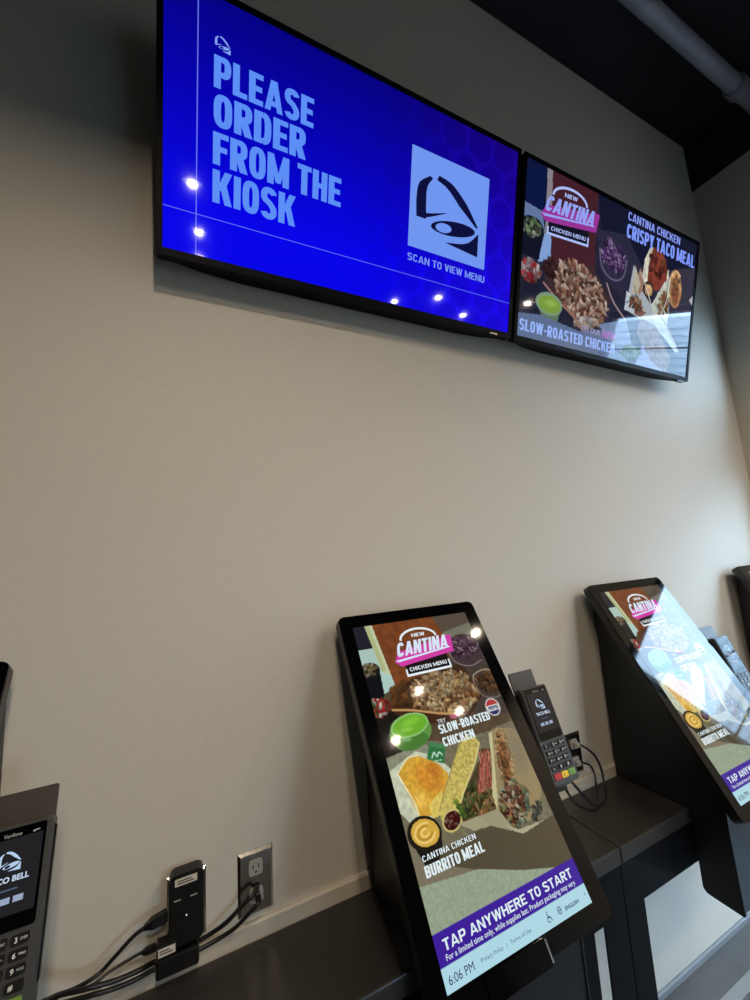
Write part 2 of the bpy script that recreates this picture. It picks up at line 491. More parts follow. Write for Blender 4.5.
    # crisp shell with its open end
    shell = [(478, 764), (530, 744), (590, 768), (602, 806), (520, 890), (400, 986), (326, 1056), (328, 1106), (268, 1130), (214, 1104), (212, 1032), (330, 908)]
    p.poly(shell, (188, 172, 92))
    p.speckle(p.pmask(shell), .2, 9)
    p.stroke([(602, 800), (520, 888), (400, 984), (326, 1054)], 8, (216, 204, 132))
    p.stroke([(480, 766), (330, 910), (214, 1030)], 7, (150, 138, 80), .8)
    p.ell(270, 1084, 62, 44, (196, 180, 112), -12)
    p.ell(271, 1084, 53, 36, (58, 22, 20), -12)
    p.heap(50, (271, 1084, 46, 28, -12), 4, 8, [(110, 36, 30), (50, 14, 14), (170, 130, 110), (90, 24, 24)])
    p.heap(14, (340, 1048, 16, 42, -20), 7, 13, [(130, 160, 60), (96, 136, 54)])
    # burrito
    p.poly([(690, 770), (760, 756), (868, 776), (930, 850), (950, 1000), (880, 1130), (756, 1210), (600, 1215), (548, 1150), (560, 1050), (640, 900)], (146, 128, 92))
    p.poly([(690, 770), (720, 764), (660, 900), (580, 1080), (552, 1120), (560, 1050), (640, 900)], (190, 184, 140))
    p.ell(850, 900, 80, 170, (120, 112, 92), 14, .8, .7)
    bm_ = p.emask(728, 920, 54, 180, 18, .6)
    p.put(bm_, (116, 70, 38), .85)
    p.speckle(p.emask(728, 920, 70, 190, 18, .3), .45, 10)
    p.heap(40, (712, 910, 30, 140, 18), 4, 8, [(150, 104, 62), (86, 48, 26), (170, 128, 84)])
    p.heap(80, (672, 1118, 118, 86, -35), 10, 20, [(150, 168, 136), (124, 144, 112), (172, 184, 154), (150, 140, 100)], asp=(1.2, 2.4))
    p.heap(260, (668, 1112, 96, 70, -35), 5, 11, [(178, 120, 80), (206, 160, 118), (120, 66, 44), (146, 146, 90), (214, 200, 174), (84, 46, 36), (100, 54, 40)], asp=(1.3, 3.4))
    p.heap(30, (800, 1185, 56, 22, -35), 5, 11, [(50, 50, 46), (86, 90, 80), (110, 120, 96)])
    p.poly([(420, 1110), (560, 1112), (610, 1210), (560, 1236), (430, 1160)], (150, 146, 118))
    p.poly([(560, 1180), (640, 1226), (830, 1236), (800, 1262), (640, 1250)], (168, 164, 134))
    p.poly([(300, 1110), (430, 1110), (480, 1160), (380, 1160)], (158, 152, 122))
    # table below and cheese cup
    p.poly([(0, 1200), (300, 1160), (480, 1165), (660, 1250), (900, 1230), (900, 1425), (782, 1425), (567, 1372), (330, 1300), (0, 1200)], (82, 74, 56))
    p.poly([(0, 1100), (60, 1190), (330, 1300), (0, 1300)], (120, 112, 92))
    p.poly([(0, 1262), (330, 1296), (567, 1372), (782, 1425), (0, 1425)], (146, 158, 136))
    p.speckle(p.pmask([(0, 1262), (330, 1296), (567, 1372), (782, 1425), (0, 1425)]), .07, 7)
    p.poly([(12, 1080), (190, 1110), (170, 1180), (120, 1210), (56, 1200)], (28, 26, 22))
    p.ell(100, 1090, 96, 70, (30, 27, 20), 12)
    p.ell(104, 1088, 78, 54, (206, 166, 70), 12)
    for r_ in (60, 42, 24):
        p.stroke([(104+r_*math.cos(a)*.95, 1088+r_*.62*math.sin(a)) for a in np.linspace(.4, 5.2, 9)], 9, (232, 200, 110) if r_ != 42 else (180, 134, 50))
    # soft-drink roundel
    p.ell(800, 640, 56, 52, (200, 196, 196))
    m = p.emask(800, 640, 49, 45)
    p.put(m & (p.Y < 628), (176, 60, 58)); p.put(m & (p.Y > 660), (44, 56, 96)); p.put(m & (p.Y >= 628) & (p.Y <= 660), (206, 206, 210))
    # banner and footer
    p.put(p.Y > 1422, (62, 32, 150)); p.put(p.Y > 1525, (172, 214, 226))
    return p

def menu_picture():
    p = Pic(1600, 900, 401, 226, (34, 34, 54))
    p.speckle(np.ones_like(p.X), .15, 40)
    p.poly([(0, 0), (152, 0), (158, 300), (0, 300)], (12, 22, 62))
    p.poly([(0, 215), (130, 228), (160, 330), (0, 320)], (96, 116, 158))
    p.poly([(151, 0), (189, 0), (212, 457), (160, 480)], (132, 124, 132))
    p.poly([(156, 335), (212, 335), (214, 458), (120, 492)], (126, 158, 212))
    p.poly([(189, 0), (560, 0), (570, 420), (214, 462)], (66, 30, 40))
    p.poly([(560, 0), (1600, 0), (1600, 300), (1000, 330), (620, 230)], (16, 20, 44))
    p.poly([(560, 190), (840, 150), (1050, 320), (880, 560), (640, 420)], (40, 38, 60))
    p.poly([(1280, 250), (1600, 150), (1600, 620), (1280, 600)], (52, 50, 66))
    # salad bowl, tomatoes
    p.poly([(0, 310), (146, 310), (128, 480), (0, 480)], (14, 18, 36))
    p.ell(66, 330, 86, 58, (18, 22, 34))
    p.heap(60, (62, 332, 68, 44, 0), 6, 12, [(120, 150, 110), (170, 180, 170), (80, 90, 70), (60, 60, 60)])
    p.poly([(0, 560), (150, 560), (190, 620), (140, 760), (0, 760)], (28, 30, 48))
    p.heap(90, (66, 552, 74, 50, 4), 7, 15, [(196, 70, 80), (216, 200, 206), (170, 50, 60), (150, 120, 120)])
    # chicken
    p.poly([(170, 560), (260, 440), (560, 410), (740, 560), (640, 740), (500, 770), (300, 660)], (58, 40, 44))
    p.heap(60, (215, 500, 50, 40, 0), 9, 18, [(80, 44, 44), (60, 34, 38)])
    p.heap(520, (480, 580, 228, 142, 20), 7, 16, [(200, 162, 142), (176, 124, 102), (222, 188, 168), (140, 90, 76), (232, 206, 190), (104, 64, 58)], asp=(1.3, 3.6), shade=.5)
    p.heap(30, (520, 740, 80, 28, 0), 10, 18, [(216, 206, 200), (190, 166, 150)])
    p.stroke([(172, 588), (300, 660), (420, 716), (500, 775)], 13, (146, 106, 96))
    p.stroke([(690, 470), (760, 560), (880, 640)], 12, (150, 126, 126))
    # cabbage bowl
    p.ell(732, 330, 132, 126, (44, 40, 66))
    p.heap(190, (730, 300, 112, 74, 10), 5, 10, [(126, 84, 156), (84, 48, 112), (176, 150, 196), (56, 34, 80)], asp=(2, 5))
    p.stroke([(604, 290), (640, 390), (740, 436), (836, 400), (862, 290)], 8, (120, 116, 140), .7)
    # green dip
    p.poly([(140, 690), (320, 690), (290, 790), (180, 790)], (92, 116, 92))
    p.ell(225, 690, 102, 60, (120, 146, 124))
    p.ell(228, 692, 88, 46, (118, 152, 60))
    p.ell(235, 684, 60, 26, (146, 176, 84), -5, .8, .5)
    # pale board at the bottom
    p.poly([(0, 780), (170, 760), (480, 790), (870, 700), (1010, 800), (930, 900), (0, 900)], (92, 108, 142))
    p.poly([(640, 720), (900, 640), (980, 800), (760, 800)], (110, 130, 164))
    T0 = p.c.copy()
    # tacos in a paper tray
    p.poly([(930, 300), (1010, 420), (1130, 500), (1240, 420), (1300, 280), (1340, 300), (1330, 600), (1450, 700), (1470, 740), (1200, 640), (870, 580), (900, 480)], (160, 168, 176))
    p.poly([(1020, 380), (1036, 240), (1090, 150), (1180, 140), (1260, 190), (1284, 300), (1220, 390), (1110, 420)], (112, 48, 40))
    p.poly([(1020, 380), (1036, 240), (1086, 150), (1110, 150), (1076, 280), (1080, 400)], (210, 206, 190))
    p.ell(1190, 250, 60, 90, (136, 62, 44), 20, .8, .6)
    p.stroke([(1290, 250), (1280, 340), (1200, 420)], 16, (216, 204, 180))
    p.ell(1384, 345, 74, 122, (176, 130, 90), -4)
    p.ell(1390, 370, 52, 96, (134, 76, 54), -4, .9, .5)
    p.stroke([(1320, 420), (1322, 300), (1380, 232), (1430, 250)], 12, (206, 170, 124))
    p.poly([(1140, 500), (1260, 330), (1320, 300), (1330, 580), (1190, 600)], (182, 190, 178))
    p.heap(50, (1262, 470, 52, 80, 20), 8, 16, [(176, 122, 80), (206, 190, 150), (140, 84, 60), (150, 160, 120)])
    p.poly([(1000, 300), (1060, 400), (1010, 470), (950, 420)], (150, 116, 98))
    p.poly([(946, 300), (1010, 400), (980, 470), (930, 470)], (176, 166, 150))
    p.poly([(880, 470), (960, 500), (980, 590), (870, 584)], (176, 188, 196))
    p.poly([(960, 500), (1090, 560), (1040, 600), (970, 590)], (120, 84, 76))
    p.ell(1096, 414, 58, 50, (40, 32, 34))
    p.ell(1098, 416, 42, 36, (176, 140, 100))
    p.stroke([(1076, 420), (1092, 396), (1116, 410), (1100, 430)], 9, (208, 176, 130))
    p.poly([(1040, 600), (1200, 620), (1300, 700), (1400, 800), (1360, 900), (1180, 860), (1010, 700)], (104, 88, 82))
    p.speckle(p.pmask([(1040, 600), (1300, 700), (1400, 800), (1360, 900), (1010, 700)]), .2, 22)
    p.poly([(1280, 660), (1330, 650), (1490, 740), (1440, 752)], (170, 186, 200))
    p.poly([(1080, 760), (1180, 850), (1340, 900), (1020, 900)], (124, 136, 178))
    p.heap(60, (965, 826, 96, 34, -8), 8, 16, [(110, 146, 110), (150, 180, 150), (80, 110, 84)])
    p.poly([(1556, 380), (1600, 340), (1600, 410)], (176, 176, 184))
    # fried-shell blistering, paper creases, shreds of filling
    p.speckle(p.emask(1150, 270, 150, 150), .22, 26); p.speckle(p.emask(1384, 345, 80, 126), .22, 22)
    p.heap(26, (1170, 230, 80, 90, 20), 10, 26, [(150, 78, 56), (96, 40, 34), (130, 60, 46)], asp=(1, 1.8), shade=.5)
    p.heap(16, (1388, 350, 44, 90, 0), 8, 20, [(186, 132, 92), (140, 84, 60)], asp=(1, 1.8), shade=.5)
    for a in ([(1000, 310), (1060, 400), (1130, 500)], [(950, 420), (1000, 500), (1090, 560)], [(1300, 300), (1290, 430), (1230, 560)], [(1180, 480), (1240, 540), (1330, 600)], [(880, 540), (960, 520), (1010, 580)], [(1330, 420), (1330, 600), (1440, 700)]):
        p.stroke(a, 10, (96, 84, 92), .55)
    for a in ([(1010, 330), (1075, 410), (1140, 505)], [(1312, 300), (1302, 430), (1242, 560)], [(890, 480), (960, 506), (1080, 556)]):
        p.stroke(a, 7, (226, 224, 214), .8)
    p.heap(40, (980, 520, 60, 40, 20), 6, 14, [(150, 90, 66), (190, 150, 120), (110, 70, 60), (130, 150, 120)], asp=(1.4, 3))
    return p

def blue_picture():
    p = Pic(1600, 900, 161, 91, (0, 0, 0))
    v = p.Y/900; u = p.X/1600
    p.c[..., 0] = 6+20*np.clip((u-.5)*2, 0, 1)+2*v
    p.c[..., 1] = 2+3*v
    p.c[..., 2] = 132+100*np.clip(v*1.25, 0, 1)  # vertical gradient: part picture, part oblique-view dimming painted in
    # a faint pattern of overlapping arches in the right half
    for r in range(7):
        for c in range(10):
            cx, cy = 760+c*150+(75 if r % 2 else 0), 60+r*140
            d = np.hypot((p.X-cx)/72, (p.Y-cy)/82)
            m = np.clip((1-d)*6, 0, 1)*np.clip((p.X-650)/500, 0, 1)*.09
            p.c *= (1-m)[..., None]
            q = np.exp(-((d-1)/.05)**2)*.10*np.clip((p.X-900)/500, 0, 1)
            p.put(q, (70, 50, 225))
    return p

# ------------------------------------------------------------------ setting
XR, XL, YB, ZC, TOPR = 3.05, -3.2, -5.2, 4.46, 4.07
b = bmesh.new(); box(b, XL-.2, XR+.2, YB-.2, .15, -.1, 0); struct('floor', b, M['floor'])
b = bmesh.new(); box(b, XL-.2, XR+.2, YB-.2, .15, ZC, ZC+.1); struct('ceiling', b, M['dark'])
b = bmesh.new(); box(b, XL-.2, XR, 0, .15, 0, ZC); struct('wall_back', b, M['wall'])
b = bmesh.new(); box(b, XL-.2, XL, YB, 0, 0, ZC); struct('wall_left', b, M['room'])
FX0, FX1, FZ0, FZ1 = 1.7, 2.9, .12, 1.8  # opening for an added, unseen window that brightens the back wall
b = bmesh.new()
box(b, XL-.2, FX0, YB-.2, YB, 0, ZC); box(b, FX1, XR+.2, YB-.2, YB, 0, ZC)
box(b, FX0, FX1, YB-.2, YB, 0, FZ0); box(b, FX0, FX1, YB-.2, YB, FZ1, ZC)
struct('wall_front', b, M['room'])
# right wall with two storefront openings
WY0, WY1 = -1.26, -.24
Z1, Z2, Z3, Z4 = .12, 2.13, 2.60, 3.14
b = bmesh.new()
box(b, XR, XR+.15, WY1, .15, 0, TOPR)
box(b, XR, XR+.15, YB, WY0, 0, TOPR)
box(b, XR, XR+.15, WY0, WY1, 0, Z1)
box(b, XR, XR+.15, WY0, WY1, Z2, Z3)
box(b, XR, XR+.15, WY0, WY1, Z4, TOPR)
struct('wall_right', b, M['wall'])
b = bmesh.new(); box(b, XR, XR+.15, YB, .15, TOPR, ZC); struct('trim_1', b, M['dark'])
gl = bpy.data.materials.new('window_glass'); gl.use_nodes = True
nt = gl.node_tree; nt.nodes.clear()
o_ = nt.nodes.new('ShaderNodeOutputMaterial'); mx = nt.nodes.new('ShaderNodeMixShader')
tr = nt.nodes.new('ShaderNodeBsdfTransparent'); gs = nt.nodes.new('ShaderNodeBsdfGlossy'); gs.inputs['Roughness'].default_value = .02
mx.inputs['Fac'].default_value = .06
nt.links.new(tr.outputs[0], mx.inputs[1]); nt.links.new(gs.outputs[0], mx.inputs[2]); nt.links.new(mx.outputs[0], o_.inputs['Surface'])
for n, (wa, wb, za, zb, bars) in enumerate(((WY0, WY1, Z1, Z2, (.98, 1.40)), (WY0, WY1, Z3, Z4, (2.86,)))):
    b = bmesh.new()
    f = .035
    box(b, XR+.03, XR+.09, wa, wa+f, za, zb); box(b, XR+.03, XR+.09, wb-f, wb, za, zb)
    box(b, XR+.03, XR+.09, wa+f, wb-f, za, za+f); box(b, XR+.03, XR+.09, wa+f, wb-f, zb-f, zb)
    for z in bars: box(b, XR+.05, XR+.075, wa+f, wb-f, z-.004, z+.004)
    w = struct('window_%d' % (n+1), b, M['alum'])
    b = bmesh.new(); box(b, XR+.06, XR+.065, wa+f, wb-f, za+f, zb-f)
    obj('window_pane', b, gl, w)
    pl = bpy.data.lights.new('daylight_portal', 'AREA'); pl.shape = 'RECTANGLE'
    pl.size = wb-wa; pl.size_y = zb-za
    try: pl.cycles.is_portal = True
    except Exception: pass
    po = bpy.data.objects.new('daylight_portal', pl); COL.objects.link(po)
    po.location = (XR+.16, (wa+wb)/2, (za+zb)/2); po.rotation_euler = (0, R(90), 0)
    po.rotation_euler = Vector((-1, 0, 0)).to_track_quat('-Z', 'Z').to_euler()
b = bmesh.new()
f = .04
box(b, FX0, FX0+f, YB-.1, YB-.04, FZ0, FZ1); box(b, FX1-f, FX1, YB-.1, YB-.04, FZ0, FZ1)
box(b, FX0+f, FX1-f, YB-.1, YB-.04, FZ0, FZ0+f); box(b, FX0+f, FX1-f, YB-.1, YB-.04, FZ1-f, FZ1)
box(b, (FX0+FX1)/2-.02, (FX0+FX1)/2+.02, YB-.09, YB-.05, FZ0+f, FZ1-f)
w = struct('window_3', b, M['alum'])  # added behind the camera for cool frontal daylight on the kiosk wall
b = bmesh.new(); box(b, FX0+f, FX1-f, YB-.073, YB-.067, FZ0+f, FZ1-f); obj('window_pane', b, gl, w)
pl = bpy.data.lights.new('daylight_portal', 'AREA'); pl.shape = 'RECTANGLE'; pl.size = FX1-FX0; pl.size_y = FZ1-FZ0
try: pl.cycles.is_portal = True
except Exception: pass
po = bpy.data.objects.new('daylight_portal', pl); COL.objects.link(po)
po.location = ((FX0+FX1)/2, YB-.21, (FZ0+FZ1)/2); po.rotation_euler = Vector((0, 1, 0)).to_track_quat('-Z', 'Z').to_euler()
# moulding where the wall meets the counter, small base moulding on the floor
b = bmesh.new()
prism(b, [(0, .80), (-.012, .80), (-.012, .845), (-.008, .85), (0, .85)], lambda a, c, t: (t, a, c), XL, XR)
struct('trim_2', b, M['trim'])
b = bmesh.new()
prism(b, [(0, 0), (-.010, 0), (-.010, .018), (-.004, .022), (0, .022)], lambda a, c, t: (t, a, c), XL, XR)
struct('baseboard_back', b, mat('base_moulding', (120, 126, 130), .5))
b = bmesh.new(); box(b, XL, XR, -.150, -.112, 0, .002); o = struct('trim_3', b, M['stripe'])
# thin metal edge where the wall stops below the dark ceiling void
b = bmesh.new(); box(b, XL, XR, -.006, 0, ZC-.03, ZC); struct('trim_4', b, M['dark'])

# overhead pipe
t = thing('overhead_pipe', 'thick grey pipe running under the dark ceiling above the right screen', 'pipe', (2.0, -.39, 4.3))
b = bmesh.new(); cyl(b, (0, 0), .042, -3.5, .78, 28, 'x'); obj('pipe_run', b, M['pipe'], t, True)
b = bmesh.new(); cyl(b, (0, 0), .055, .76, .84, 28, 'x'); cyl(b, (0, 0), .048, .84, .86, 28, 'x'); obj('coupling', b, M['pipe'], t, True)
b = bmesh.new(); cyl(b, (0, 0), .042, .86, 1.04, 28, 'x'); obj('pipe_end', b, M['pipe'], t, True)
for x in (-2.2, -.6):
    b = bmesh.new(); cyl(b, (x, 0), .005, .04, .16, 8); obj('hanger_rod', b, M['pipe'], t)

# ------------------------------------------------------------------ televisions
TA = R(13.264)
TVW, TVH = 1.2096, .6804
def make_tv(name, label, x0, group):
    root = thing(name, label, 'television', (x0+TVW/2, 0, 2.5687), group)
    Y0, Z0 = -.10, 0.0
    # local: s along x from the display's left, t up the display, d out of the screen
    def F(s, t, d=0):
        return (s-TVW/2, Y0-t*math.sin(TA)-d*math.cos(TA), Z0+t*math.cos(TA)-d*math.sin(TA))
    mg = .016
    b = bmesh.new()
    out, inn = rounded(-mg, TVW+mg, -mg-.004, TVH+mg, .006, 3), None
    prism(b, out, lambda a, c, t: F(a, c, t), -.028, -.001)
    obj('casing', b, M['tvframe'], root)
    b = bmesh.new()      # slim raised frame round the picture
    m2 = .0
    for (a0, a1, c0, c1) in ((-mg, TVW+mg, -mg-.004, -m2), (-mg, TVW+mg, TVH+m2, TVH+mg), (-mg, -m2, -m2, TVH+m2), (TVW+m2, TVW+mg, -m2, TVH+m2)):
        prism(b, [(a0, c0), (a1, c0), (a1, c1), (a0, c1)], lambda a, c, t: F(a, c, t), -.001, .004)
    obj('frame', b, M['tvframe'], root)
    b = bmesh.new()      # rear housing: swells towards the middle
    pr = [(.0, -.028), (.10, -.060), (.2, -.074), (TVW-.2, -.074), (TVW-.10, -.060), (TVW, -.028)]
    lo = [b.verts.new(F(a, -.016, d)) for a, d in pr]; hi = [b.verts.new(F(a, TVH-.06, d)) for a, d in pr]
    for i in range(5): b.faces.new((lo[i], lo[i+1], hi[i+1], hi[i]))
    b.faces.new(lo[::-1]); b.faces.new(hi); b.faces.new((lo[0], hi[0], hi[5], lo[5]))
    obj('rear_housing', b, M['tvback'], root)
    b = bmesh.new()      # tilting wall bracket
    for s in (.35, TVW-.35):
        p = [F(s, .12, -.062), F(s, TVH-.12, -.062)]
        vs = [(p[0][1], p[0][2]), (p[1][1], p[1][2]), (-.012, p[1][2]), (-.012, p[0][2])]
        prism(b, vs, lambda a, c, t: (t, a, c), s-TVW/2-.015, s-TVW/2+.015)
    box(b, -.4, .4, -.012, -.0005, .2, .45)
    obj('wall_bracket', b, M['black'], root)
    return root, F

G = 'wall screens above the kiosks'
X1 = -.15155; X2 = X1+TVW+.04812
pm_tv = picture_mat('screen_picture', 1.0)
def units_tv(F):
    return lambda u, v, e=0: F(u/1600*TVW, (900-v)/900*TVH, .0006+e)

tv1, F1 = make_tv('menu_television', 'left wall screen, blue, with a large please-order message', X1, G)
D1 = units_tv(F1)
disp1 = blue_picture().build('display', D1, pm_tv, tv1)
def line_tv(name, txt, u0, u1, v0, v1, D, disp, col, **k):
    P = line_polys(txt, u1-u0, v1-v0, **k)
    return polys_obj(name, [[(u0+a, v1-c) for a, c in p] for p in P], D, glow(col), disp, .0005)
def text_u(name, txt, u0, u1, v0, v1, D, disp, col, bold=.0, shear=0, slope=0):
    P = font_polys(txt, u1-u0, v1-v0, bold)
    return polys_obj(name, [[(u0+a+c*shear, v1-c-a*slope) for a, c in p] for p in P], D, glow(col), disp, .0005)
PB = (92, 142, 246)
for txt, u1, v0, v1 in (('PLEASE', 529, 192, 302), ('ORDER', 500, 320, 432), ('FROM THE', 654, 452, 564), ('KIOSK', 466, 582, 697)):
    line_tv('lettering', txt, 160, u1, v0, v1, D1, disp1, PB, s=.2, cw=.5, gap=.05)
polys_obj('bell_emblem', bell(163, 127, 52, 40), D1, glow((130, 160, 246)), disp1, .0005)
polys_obj('code_panel', [[(983, 190), (1426, 190), (1422, 625), (981, 625)]], D1, glow((112, 150, 240)), disp1, .0005)
polys_obj('bell_emblem', bell(1020, 290, 355, 245), D1, glow((14, 16, 60)), disp1, .001)
line_tv('lettering', 'SCAN TO VIEW MENU', 982, 1427, 655, 687, D1, disp1, (124, 152, 240), s=.17, cw=.62, gap=.11)
polys_obj('rule_line', [[(105, 0), (108.5, 0), (108.5, 900), (105, 900)], [(0, 755), (1600, 748), (1600, 750.5), (0, 757.5)]], D1, glow((104, 116, 240)), disp1, .0005)
bm_ = bmesh.new(); prism(bm_, [(1.118, -.019), (1.152, -.019), (1.152, -.013), (1.118, -.013)], lambda a, c, t: F1(a, c, t), .004, .0055)
obj('maker_badge', bm_, M['steel'], tv1)

def brand_mark(D, disp, s, mir=(0, 0), rot=0):
    """the pink script logo; s maps (kiosk units) to this screen's units"""
    q = lambda P: [[s(a, c) for a, c in p] for p in P]
    pink, wht, pal, blk = (206, 62, 164), s.white, s.white, s.black
    polys_obj('logo_box', q([[(282, 232), (615, 222), (611, 352), (284, 356)]]), D, glow(blk), disp, .0004)
    P = [[(218, 256), (672, 208), (656, 140), (700, 146), (676, 256), (260, 292)],]
    P.append([(262, 200), (672, 150), (672, 215), (222, 258)])
    polys_obj('logo_ribbon', q(P), D, glow(s.pink), disp, .0008)
    a = superel(446, 132, 138, 66, 180, 360, n=26, e=2)
    polys_obj('logo_arch', q(strip(a, 15)), D, glow(wht), disp, .0009)
    L = line_polys('CANTINA', 398, 88, s=.2, cw=.48, gap=.06)
    polys_obj('lettering', q([[(246+x+y*.32, 232-y-x*.022) for x, y in p] for p in L]), D, glow(s.script), disp, .0012)
    polys_obj('logo_rule', q([[(226, 252), (650, 218), (664, 226), (250, 264)]]), D, glow(s.script), disp, .0012)
    L = line_polys('NEW', 104, 24, s=.24, cw=.84, gap=.12)
    polys_obj('lettering', q([[(398+x, 120-y) for x, y in p] for p in L]), D, glow(wht), disp, .0012)
    L = line_polys('CHICKEN MENU', 284, 24, s=.22, cw=.84, gap=.15)
    polys_obj('lettering', q([[(306+x, 332-y-x*.02) for x, y in p] for p in L]), D, glow(wht), disp, .0012)
    b_ = [[(276, 316), (288, 312), (288, 346), (276, 358)], [(276, 346), (617, 342), (617, 356), (276, 360)], [(605, 300), (617, 300), (617, 356), (605, 350)]]
    polys_obj('logo_bracket', q(b_), D, glow(wht), disp, .0012)

tv2, F2 = make_tv('menu_television', 'right wall screen showing chicken menu photos and text', X2, G)
D2 = units_tv(F2)
disp2 = menu_picture().build('display', D2, pm_tv, tv2)
class S2:
    white = (170, 186, 244); black = (16, 16, 34); pink = (150, 50, 150); script = (146, 160, 240)
    def __call__(s, a, c): return (142+(a-246)*.975, 128+(c-137)*.93-(a-246)*.05+(30 if False else 0))
s2 = S2(); s2.white = S2.white
brand_mark(D2, disp2, s2)
line_tv('lettering', 'CANTINA CHICKEN', 842, 1394, 10, 58, D2, disp2, (140, 160, 250), s=.15, cw=.5, gap=.09)
line_tv('lettering', 'CRISPY TACO MEAL', 838, 1580, 80, 162, D2, disp2, (126, 152, 250), s=.19, cw=.47, gap=.055)
line_tv('lettering', 'SLOW-ROASTED CHICKEN', 14, 806, 806, 866, D2, disp2, (150, 180, 248), s=.175, cw=.46, gap=.06)
text_u('lettering', 'TRY OUR', 488, 664, 752, 784, D2, disp2, (150, 150, 190), bold=.03)
text_u('lettering', 'NEW', 676, 806, 744, 790, D2, disp2, (176, 120, 200), bold=.03, shear=.2)
bm_ = bmesh.new(); prism(bm_, [(1.13, -.030), (1.185, -.030), (1.185, -.018), (1.13, -.018)], lambda a, c, t: F2(a, c, t), -.012, .003)
obj('sensor_bar', bm_, M['shell'], tv2)

# ------------------------------------------------------------------ kiosks
KT = R(31.24); KW, KH = .40, .40*16/9
CTR = .8113                                   # counter top height
KY, KZ = -.44627, .91769                      # lower edge of the lit screen
kiosk = thing('order_kiosk', 'black kiosk left of centre with a bright lit food screen', 'kiosk', (.3424, 0, CTR), 'self-order kiosks along the wall')
def FK(s, t, d=0):
    return (s, KY+t*math.sin(KT)-d*math.cos(KT), KZ-CTR+t*math.cos(KT)+d*math.sin(KT))
TH = .030
b = bmesh.new()
out = rounded(-.037, .446, -.036, .748, .018, 6)
prism(b, out, lambda a, c, t: FK(a, c, t), -TH, -.004)
obj('head', b, M['shell'], kiosk)
b = bmesh.new()
prism(b, rounded(-.036, .445, -.035, .747, .017, 6), lambda a, c, t: FK(a, c, t), -.004, 0)
obj('screen_bezel', b, M['bezel'], kiosk)
# side panels: tall wedge that hooks over the counter's front edge
bk = lambda t: FK(0, t, -TH-.001)[1:]
zt = lambda z: z-CTR
top = bk(.73); knee = None
tk = (-.38-bk(0)[0])/math.sin(KT)
pts = [(-.014, .0015), (-.014, zt(1.474)), top, bk(tk), (-.38, zt(.80)), (-.386, zt(.561)), (-.274, zt(.567)), (-.2735, .0015)]
rad = [0, .022, .01, .006, 0, .008, .02, 0]
pp = round_poly(pts, rad)
PX0, PX1 = .046, .43
for x in (PX0, PX1-.006):
    b = bmesh.new(); prism(b, pp, lambda a, c, t: (t, a, c), x, x+.006); obj('side_panel', b, M['black'], kiosk)
b = bmesh.new()
fp = [(-.380, zt(.566)), (-.374, zt(.566)), (-.372, zt(.96)), (-.377, zt(.96))]
prism(b, fp, lambda a, c, t: (t, a, c), PX0+.006, PX1-.006)
prism(b, [(-.374, zt(.572)), (-.279, zt(.574)), (-.279, zt(.580)), (-.374, zt(.578))], lambda a, c, t: (t, a, c), PX0+.006, PX1-.006)
obj('front_panel', b, M['black'], kiosk)
b = bmesh.new(); box(b, PX0+.006, PX1-.006, -.020, -.014, .004, zt(1.455)); obj('back_panel', b, M['black'], kiosk)
b = bmesh.new()
prism(b, rounded(.082, .242, -.044, -.003, .006, 3), lambda a, c, t: FK(a, c, t), -.028, .006)
sc_ = obj('scanner', b, M['bezel'], kiosk)
b = bmesh.new(); prism(b, [(.238, -.040), (.2425, -.040), (.2425, -.005), (.238, -.005)], lambda a, c, t: FK(a, c, t), .004, .0075)
obj('scanner_edge', b, M['steel'], sc_)
# arm and bracket that carry the card terminal
TX, TY, TZ, TT = .4625, -.316, 1.079-CTR, R(20.96)
TWD, TLN, TTH = .103, .246, .032
def FT(s, t, d=0):
    return (TX+s, TY+t*math.sin(TT)-d*math.cos(TT), TZ+t*math.cos(TT)+d*math.sin(TT))
b = bmesh.new()
prism(b, rounded(.004, .099, -.012, .294, .004, 3), lambda a, c, t: FT(a, c, t), -.0385, -.0335)
obj('terminal_bracket', b, M['bracket'], kiosk)
b = bmesh.new(); prism(b, rounded(.03, .08, -.022, .05, .006, 3), lambda a, c, t: FT(a, c, t), -.075, -.0385)
a0 = FT(.055, .014, -.058)
obj('mount_block', b, M['shell'], kiosk)
b = bmesh.new(); box(b, PX1, TX+.035, a0[1]-.015, a0[1]+.015, a0[2]-.015, a0[2]+.015, .003); obj('mount_arm', b, M['shell'], kiosk)

DK = lambda u, v, e=0: FK(u/900*KW, (1600-v)/1600*KH, .0006+e)
dispk = kiosk_picture().build('display', DK, picture_mat('kiosk_picture', 1.0), kiosk)
class SK:
    white = (226, 236, 240); black = (28, 22, 24); pink = (206, 62, 164); script = (214, 226, 246)
    def __call__(s, a, c): return (a, c)
brand_mark(DK, dispk, SK())
WHT = (222, 236, 240)
line_tv('lettering', 'SLOW-ROASTED', 368, 748, 655, 702, DK, dispk, WHT, s=.18, cw=.46, gap=.06)
line_tv('lettering', 'CHICKEN', 366, 592, 722, 768, DK, dispk, WHT, s=.18, cw=.46, gap=.06)
text_u('lettering', 'TRY', 374, 436, 627, 648, DK, dispk, (190, 200, 200), bold=.03)
text_u('lettering', 'NEW', 470, 545, 622, 644, DK, dispk, (196, 84, 130), bold=.03)
line_tv('lettering', 'CANTINA CHICKEN', 50, 371, 1165, 1188, DK, dispk, WHT, s=.15, cw=.5, gap=.1)
line_tv('lettering', 'BURRITO MEAL', 47, 398, 1203, 1246, DK, dispk, WHT, s=.18, cw=.46, gap=.06)
line_tv('lettering', 'TAP ANYWHERE TO START', 40, 850, 1448, 1484, DK, dispk, WHT, s=.2, cw=.74, gap=.1)
text_u('lettering', 'For a limited time only, while supplies last. Product packaging may vary.', 38, 850, 1494, 1519, DK, dispk, WHT, bold=.006)
